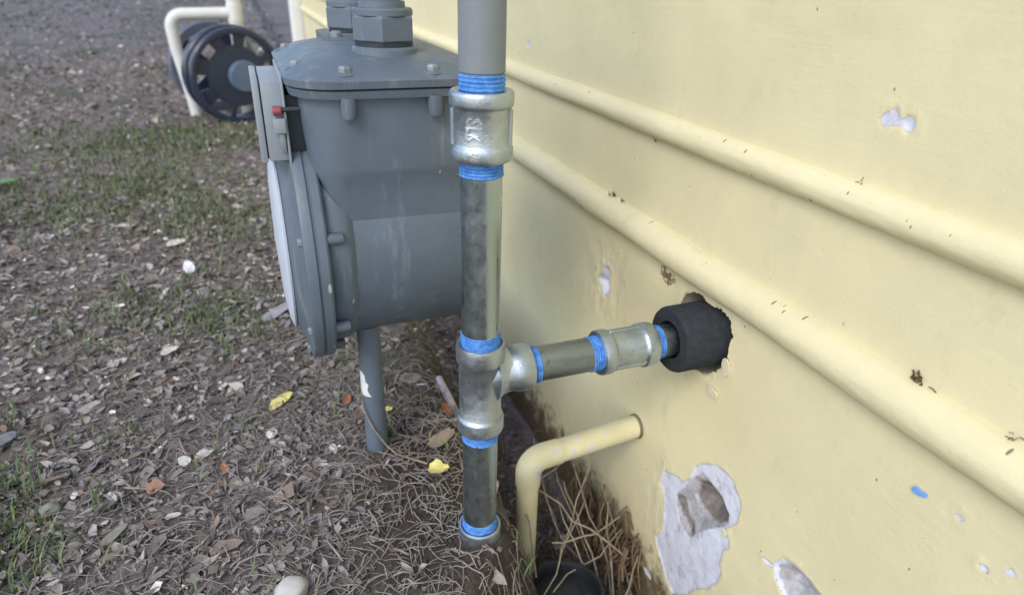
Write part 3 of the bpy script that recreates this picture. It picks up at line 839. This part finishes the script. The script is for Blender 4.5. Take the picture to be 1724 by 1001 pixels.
LEAFCOL = [srgb(140, 132, 129), srgb(156, 147, 142), srgb(125, 118, 117), srgb(128, 119, 113), srgb(107, 98, 95), srgb(149, 140, 133), srgb(94, 86, 85), srgb(168, 159, 151), srgb(121, 107, 97), srgb(132, 127, 128), srgb(116, 112, 103), srgb(130, 111, 97)]
PALE = [srgb(206, 198, 186), srgb(188, 184, 180), srgb(214, 208, 200)]
def leaf_geo(x, y, z, L_, W_, yaw, tilt, roll, curl):
    c, s = math.cos(yaw), math.sin(yaw)
    u = random.uniform
    pts = [(-.5, u(-.2, .2), 0), (u(-.3, 0), -u(.2, .6), u(0, .5)), (u(.1, .4), -u(.15, .55), u(0, .4)), (.5, u(-.25, .25), u(-.1, .2)), (u(.1, .4), u(.15, .55), u(0, .4)), (u(-.3, 0), u(.2, .6), u(0, .5)), (0.05, u(-.1, .1), -.05)]
    V = []
    for a, b, h in pts:
        lx, ly, lz = a * L_, b * W_, h * curl * W_ + (a * a) * curl * L_ * .5
        lz += lx * tilt + ly * roll
        V.append((x + lx * c - ly * s, y + lx * s + ly * c, z + lz))
    return V, [(0, 1, 6), (1, 2, 6), (2, 3, 6), (3, 4, 6), (4, 5, 6), (5, 0, 6)]
def build_litter(name, pts, sizef, colf, label, cat):
    V, F, C = [], [], []
    for x, y in pts:
        s = sizef(x, y)
        if s <= 0: continue
        W_ = s * random.uniform(.3, .75)
        t = min(1.2, .35 + 0.0 * y)
        v, f = leaf_geo(x, y, gz(x, y) + random.uniform(.0005, .005), s, W_, random.uniform(0, 6.28), random.gauss(0, .26), random.gauss(0, .3), random.uniform(-.4, .9))
        b = len(V); V += v; F += [tuple(i + b for i in q) for q in f]
        c = colf(x, y); k = random.uniform(.9, 1.25)
        C += [(c[0] * k, c[1] * k, c[2] * k, 1)] * len(v)
    o = obj(name, V, F, M['litter'], sharp=60)
    o.data.attributes.new('tint', 'FLOAT_COLOR', 'POINT').data.foreach_set('color', np.array(C, np.float32).ravel())
    return tag(o, label, cat, kind='stuff')
def lsize(x, y):
    if y < 1.0 and x > .05 and random.random() < .55: return 0
    dampv = max(0.0, 1 - math.hypot((x - 0.20) / 0.26, (y - 0.55) / 0.30))
    if random.random() < dampv * 1.6: return 0
    return (.003 + .016 * random.random() ** 2.2) * (1 + .22 * max(0, y - 1.2)) * (1.0 if random.random() < .94 else random.uniform(1.4, 2.0))
def lcol(x, y):
    return random.choice(PALE) if random.random() < (.07 if y > .9 else .02) else random.choice(LEAFCOL)
pts = scatter(38000, -1.3, .38, .38, 1.9, 1.0) + scatter(26000, -2.2, .38, 1.9, 4.5, 1.0) + scatter(22000, -6, 3, 4.5, 14, 1.2)
build_litter('leaf_litter', pts, lsize, lcol, 'brown and grey fallen leaf fragments over the bare ground', 'leaf litter')

def grass_mask(x, y):
    v = .8 * noise.noise((x * 2.3, y * 1.9, 11.0)) + .9 * noise.noise((x * 9, y * 9, 3.0)) + .7 * noise.noise((x * 30, y * 30, 6.0)) - .25
    for cx_, cy_, r_ in ((-.27, .62, .09), (-.33, .68, .10), (-.22, .78, .06), (-.45, 1.9, .35), (-.30, 2.3, .35), (-.25, 1.65, .25), (-.1, 2.5, .25), (-.15, 1.1, .12), (-.36, 1.15, .15), (-.05, 1.0, .12), (-.6, 2.6, .35), (-.02, 1.5, .18)):
        v += 1.1 * math.exp(-((x - cx_) ** 2 + (y - cy_) ** 2) / (r_ * r_))
    for cx_, cy_, r_ in ((-.29, .575, .035), (-.31, .63, .045), (-.255, .60, .025), (-.33, .72, .03), (-.20, .66, .02), (-.35, .86, .04)):
        v += 2.2 * math.exp(-((x - cx_) ** 2 + (y - cy_) ** 2) / (r_ * r_))
    if x > .02 and y < 1.0: v -= .9
    return v
def build_grass(n):
    V, F, C = [], [], []
    GC = [srgb(88, 106, 66), srgb(106, 120, 76), srgb(78, 96, 62), srgb(126, 130, 92), srgb(96, 116, 80)]
    pts = scatter(n, -1.3, .3, .40, 2.0) + scatter(int(n * .8), -2.2, .3, 2.0, 4.2) + scatter(int(n * .5), -5, .3, 4.2, 9)
    for x, y in pts:
        if random.random() > .03 + .32 * max(0.0, grass_mask(x, y) - .25) ** 1.5: continue
        h = random.uniform(.006, .022) * (1 + .1 * y); w = random.uniform(.0005, .0011) * (1 + .4 * y)
        a = random.uniform(0, 6.28); ln = random.uniform(.3, 1.2); ca, sa = math.cos(a), math.sin(a)
        z = gz(x, y) - .001
        px_, py_ = -sa * w, ca * w
        b = len(V)
        V += [(x - px_, y - py_, z), (x + px_, y + py_, z),
              (x + ca * h * ln * .35 - px_ * .8, y + sa * h * ln * .35 - py_ * .8, z + h * .65), (x + ca * h * ln * .35 + px_ * .8, y + sa * h * ln * .35 + py_ * .8, z + h * .65),
              (x + ca * h * ln, y + sa * h * ln, z + h)]
        F += [(b, b + 1, b + 3, b + 2), (b + 2, b + 3, b + 4)]
        c = random.choice(GC); k = random.uniform(.75, 1.25)
        C += [(c[0] * k, c[1] * k, c[2] * k, 1)] * 5
    o = obj('grass', V, F, M['grass'], sharp=180)
    o.data.attributes.new('tint', 'FLOAT_COLOR', 'POINT').data.foreach_set('color', np.array(C, np.float32).ravel())
    tag(o, 'thin patches of short green grass among the leaf litter', 'grass', kind='stuff')
build_grass(56000)

def root_path(x, y, ln, lift, n=5):
    a = random.uniform(0, 6.28); k = random.gauss(0, 5)
    P = []
    for i in range(n):
        t = i / (n - 1)
        P.append(Vector((x, y, gz(x, y) + .001 + lift * math.sin(t * math.pi) + random.uniform(0, .0015))))
        a += k * ln / n + random.gauss(0, .25)
        x += math.cos(a) * ln / n; y += math.sin(a) * ln / n
    return P
parts = []
for x, y in scatter(7800, -.45, .38, .40, 1.25):
    d = math.hypot((x - .08) / .28, (y - .62) / .32)
    if random.random() > 1.25 - .75 * d: continue
    r = random.uniform(.0002, .0007) * (2.0 if random.random() < .08 else 1)
    parts.append(tube(root_path(x, y, random.uniform(.012, .060), random.uniform(0, .009)), r, 4, cap=False))
for x, y in scatter(5200, -1.0, .2, .42, 2.2):
    parts.append(tube(root_path(x, y, random.uniform(.008, .032), random.uniform(.001, .006), 3), random.uniform(.0003, .0007) * (1 + .3 * y), 3, cap=False))
rt_ = obj('dry_roots', *join(*parts), M['twig'], sharp=180)
tag(rt_, 'thin dry roots and twigs matted over the dark soil by the pipe', 'roots', kind='stuff')

# crumbs of soil and grit
V, F = [], []
ico = [Vector(p).normalized() for p in ((1, 0, 0), (-1, 0, 0), (0, 1, 0), (0, -1, 0), (0, 0, 1), (0, 0, -1))]
icf = [(0, 2, 4), (2, 1, 4), (1, 3, 4), (3, 0, 4), (2, 0, 5), (1, 2, 5), (3, 1, 5), (0, 3, 5)]
C = []
for x, y in scatter(9000, -.6, .36, .38, 1.6):
    dmp = max(0.0, 1 - math.hypot((x - .16) / .30, (y - .52) / .30))
    if random.random() > .35 + dmp: continue
    r = .0008 + .0042 * random.random() ** 3
    z = gz(x, y) + r * .3
    b = len(V)
    for p in ico:
        k = r * random.uniform(.6, 1.25)
        V.append((x + p.x * k, y + p.y * k, z + p.z * k * .8))
    F += [tuple(i + b for i in q) for q in icf]
    c = random.choice([srgb(74, 66, 60), srgb(94, 84, 78), srgb(60, 53, 49), srgb(112, 104, 98)]) if random.random() > .03 else srgb(196, 192, 186)
    C += [c] * 6
cr = obj('soil_crumbs', V, F, M['litter'], sharp=180)
cr.data.attributes.new('tint', 'FLOAT_COLOR', 'POINT').data.foreach_set('color', np.array(C, np.float32).ravel())
tag(cr, 'loose dark crumbs of soil and grit round the pipes', 'soil', kind='stuff')

# dry straw stems standing in the hollow between the yellow pipe and the wall
def hz(x, y): return gz(x, y)
stems = [((.262, .556, -.035), (.345, .520, -.115)), ((.27, .57, -.03), (.30, .545, -.13)), ((.345, .58, -.03), (.29, .54, -.125)), ((.30, .60, -.03), (.325, .56, -.13)),
         ((.33, .56, -.075), (.265, .50, -.12)), ((.375, .545, -.105), (.285, .525, -.10)), ((.37, .53, -.11), (.28, .50, -.125)), ((.31, .585, -.06), (.33, .53, -.14)),
         ((.36, .575, -.07), (.375, .50, -.19)), ((.29, .56, -.06), (.31, .50, -.14)), ((.35, .62, -.05), (.27, .60, -.07)), ((.28, .62, -.01), (.31, .60, -.14)),
         ((.38, .50, -.13), (.345, .475, -.20)), ((.33, .60, -.05), (.36, .54, -.17)), ((.27, .60, -.05), (.24, .52, -.085)), ((.365, .56, -.09), (.35, .50, -.19))]
for i, (a, b) in enumerate(stems):
    a, b = Vector(a), Vector(b)
    m_ = (a + b) / 2 + Vector((random.gauss(0, .004), random.gauss(0, .004), random.gauss(0, .005)))
    e_ = b + (b - a) * .35 + Vector((random.gauss(0, .008), random.gauss(0, .008), 0))
    jv = lambda: Vector((random.gauss(0, .003), random.gauss(0, .003), random.gauss(0, .004)))
    k_ = random.uniform(.0006, .0013)
    o = obj('dry_straw', *tube([a, (a + m_) / 2 + jv(), m_, (m_ + b) / 2 + jv(), b, e_], .0012, 6, radii=[k_ * q for q in (.5, .9, 1, 1.05, 1.1, 1)]), M['straw'])
    tag(o, 'thin pale dry stem in the tangle between the yellow pipe and the wall', 'stem', 'dry stems in the hollow by the wall')
parts = []
for i in range(420):
    x = random.uniform(.20, .385); y = random.uniform(.42, 1.0)
    if math.hypot(x - PC.x, y - PC.y) < .05: continue
    P = root_path(x, y, random.uniform(.02, .07), random.uniform(.004, .03), 5)
    parts.append(tube([p + Vector((0, 0, random.uniform(0, .004))) for p in P], random.uniform(.0004, .0010), 4, cap=False))
tw = obj('twig_mat', *join(*parts), paint_mat('brown_twig', srgb(128, 114, 98), .35, .85, 60, .3, spec=.15), sharp=180)
tag(tw, 'thin tangled brown twigs filling the hollow along the wall', 'twigs', kind='stuff')
# brown fibrous clump at the foot of the wall
parts = []
for i in range(170):
    y = random.uniform(.50, .66); z = -.10 - random.random() * .12
    x = .392 - random.random() * .03
    p = Vector((x, y, z)); q = p + Vector((random.gauss(0, .008), random.gauss(0, .012), -random.uniform(.02, .06)))
    parts.append(tube([p, (p + q) / 2 + Vector((-.004, 0, 0)), q], random.uniform(.0006, .0022), 5, cap=False))
fc = obj('root_clump', *join(*parts), paint_mat('brown_root_fibre', srgb(112, 94, 72), .3, .9, 70, .4), sharp=180)
tag(fc, 'brown fibrous roots matted against the foot of the yellow wall', 'roots', kind='stuff')

# ------------------------------------------------------------------ single leaves, stones and sticks
def big_leaf(name, x, y, L_, W_, yaw, col, label, cat='leaf', tilt=.1, roll=.1, curl=.5, lift=.008, ragged=.12, seed=0, par=None):
    n = 16
    c, s = math.cos(yaw), math.sin(yaw)
    rings = [(1, 1.0), (.55, .4), (0.0, 0)]
    V = []
    z0 = gz(x, y) + lift
    for f, q in rings[:2]:
        for i in range(n):
            a = 2 * math.pi * i / n
            k = f * (1 + ragged * noise.noise((i * 1.3, seed, 2.2)))
            lx = L_ / 2 * math.cos(a) * k; ly = W_ / 2 * math.sin(a) * k * (1 - .25 * math.cos(a))
            lz = curl * .5 * (abs(ly) + .3 * lx * lx / L_) + tilt * lx + roll * ly + .0015 * noise.noise((lx * 200, ly * 200, seed))
            V.append((x + lx * c - ly * s, y + lx * s + ly * c, z0 + lz))
    V.append((x, y, z0))
    F = [(i, (i + 1) % n, n + (i + 1) % n, n + i) for i in range(n)] + [(n + i, n + (i + 1) % n, 2 * n) for i in range(n)]
    V2 = [(a, b, h - .0006) for a, b, h in V]
    b0 = len(V)
    F2 = [tuple(i + b0 for i in reversed(q)) for q in F] + [((i + 1) % n, i, b0 + i, b0 + (i + 1) % n) for i in range(n)]
    o = obj(name, V + V2, F + F2, paint_mat(name + '_skin', col, .22, .6, 90, .4, spec=.3), sharp=60)
    return tag(o, label, cat)
big_leaf('fallen_leaf', -.0182, .783, .040, .016, .75, srgb(214, 202, 132), 'long yellow leaf curled on the dark soil left of the meter post', tilt=.1, curl=.9, lift=.006, seed=1)
big_leaf('fallen_leaf', .1437, .586, .026, .020, -.6, srgb(218, 204, 124), 'ragged bright yellow leaf on the soil left of the galvanised pipe', ragged=.45, curl=.6, seed=2)
big_leaf('fallen_leaf', -.160, .662, .019, .015, .2, srgb(156, 118, 102), 'curled orange brown leaf at the lower left among grey litter', ragged=.3, curl=1.2, roll=.5, lift=.006, seed=3)
big_leaf('fallen_leaf', -.0877, .668, .016, .009, 1.8, srgb(186, 128, 102), 'small orange petal-like leaf right of the curled orange brown leaf', curl=.6, roll=.4, lift=.006, seed=4)
big_leaf('fallen_leaf', .0654, .765, .022, .010, 1.2, srgb(150, 104, 80), 'narrow rusty leaf just left of the meter post', curl=.7, roll=.3, seed=5)
big_leaf('fallen_leaf', .186, .700, .024, .011, 1.5, srgb(150, 86, 66), 'rusty red leaf beside the pale stick behind the tee', curl=.7, roll=.3, seed=6)
big_leaf('fallen_leaf', .164, .638, .042, .018, .5, srgb(140, 126, 108), 'broad tan leaf behind the galvanised pipe below the tee', curl=.5, seed=7, ragged=.3)
big_leaf('fallen_leaf', .196, .545, .034, .016, .9, srgb(178, 150, 122), 'tan curled leaf between the galvanised pipe and the yellow elbow', curl=.9, seed=8, lift=.012)
big_leaf('fallen_leaf', .1133, .720, .010, .009, 0, srgb(206, 196, 120), 'tiny yellow leaf scrap right of the meter post', curl=.4, seed=9)
big_leaf('fallen_leaf', -.6138, 1.946, .070, .022, .1, srgb(98, 124, 84), 'green leaf at the left edge of the picture', curl=.5, roll=.2, lift=.02, seed=10)
big_leaf('bark_strip', -.0068, 1.051, .075, .022, .7, srgb(150, 146, 150), 'grey flat strip of bark left of the meter', 'bark', curl=.2, seed=11, ragged=.3)
big_leaf('fallen_leaf', -.1555, 1.285, .020, .030, .2, srgb(214, 210, 214), 'white upright leaf scrap in the middle of the litter', curl=.3, roll=.6, lift=.012, seed=12)
big_leaf('fallen_leaf', -.033, .714, .016, .012, .9, srgb(214, 210, 206), 'white papery leaf scrap below the long yellow leaf', curl=.5, lift=.006, seed=13)
big_leaf('fallen_leaf', -.188, 1.438, .040, .024, .3, srgb(198, 188, 178), 'pale oval leaf far back in the litter', curl=.4, lift=.01, seed=14)
big_leaf('fallen_leaf', -.1662, .969, .028, .014, .5, srgb(196, 188, 174), 'pale cream leaf on the grass left of the grey bark strip', curl=.4, lift=.008, seed=15)
big_leaf('fallen_leaf', -.345, .80, .050, .024, .5, srgb(112, 110, 114), 'large dark grey leaf at the left edge', curl=.3, seed=16, ragged=.2)
big_leaf('fallen_leaf', -.132, .70, .014, .017, .5, srgb(196, 192, 178), 'round pale leaf scrap above the orange leaves', curl=.3, lift=.007, seed=17)
big_leaf('fallen_leaf', -.192, .60, .032, .010, .8, srgb(132, 126, 118), 'slender grey leaf below the curled orange brown leaf', curl=.3, seed=18)

def stone(name, x, y, a, b, c, col, label, seed, sink=.35):
    bm = bmesh.new()
    bmesh.ops.create_icosphere(bm, subdivisions=3, radius=1)
    z0 = gz(x, y) + c * (1 - sink)
    for v in bm.verts:
        k = 1 + .30 * noise.noise(v.co * 1.1 + Vector((seed * 3.7, 0, 0))) + .09 * noise.noise(v.co * 4 + Vector((0, seed, 0)))
        v.co = Vector((x + v.co.x * a * k, y + v.co.y * b * k, z0 + v.co.z * c * k))
    V = [v.co.copy() for v in bm.verts]; bm.verts.index_update()
    F = [tuple(v.index for v in f.verts) for f in bm.faces]; bm.free()
    return tag(obj(name, V, F, paint_mat(name + '_surface', col, .1, .65, 120, .5, spec=.3), sharp=180), label, 'stone')
stone('stone', -.028, .476, .0165, .013, .011, srgb(178, 174, 168), 'smooth white stone at the bottom edge below the roots', 1)
stone('stone', -.262, .665, .010, .008, .007, srgb(132, 134, 122), 'small grey green pebble in the grass at the lower left', 2)
stone('stone', .262, .525, .018, .012, .02, srgb(176, 172, 178), 'pale stone behind the black drain', 3, .2)
st = obj('pale_stick', *tube([(.196, .775, gz(.196, .775) + .022), (.2, .74, gz(.2, .74) + .018), (.2055, .69, gz(.205, .69) + .012)], .006, 12, radii=[.0045, .0058, .0062]), paint_mat('bleached_wood', srgb(176, 168, 170), .15, .8, 60, .4))
tag(st, 'short pale bleached stick lying just left of the tee', 'stick')
vi = obj('dry_vine', *tube([(.066, .70, .012), (.0722, .654, .085), (.0715, .642, .07), (.080, .6375, .045), (.094, .634, .018), (.105, .628, .006), (.135, .60, .006)], .0011, 6), M['straw'])
tag(vi, 'thin yellowish vine curling down round the meter post', 'vine')
ws = obj('white_stick', *tube([(.10, 4.9, .02), (.11, 4.6, .06), (.12, 4.35, .05)], .012, 8), M['white_trim'])
tag(ws, 'thin white stick on the ground behind the black reel', 'stick')
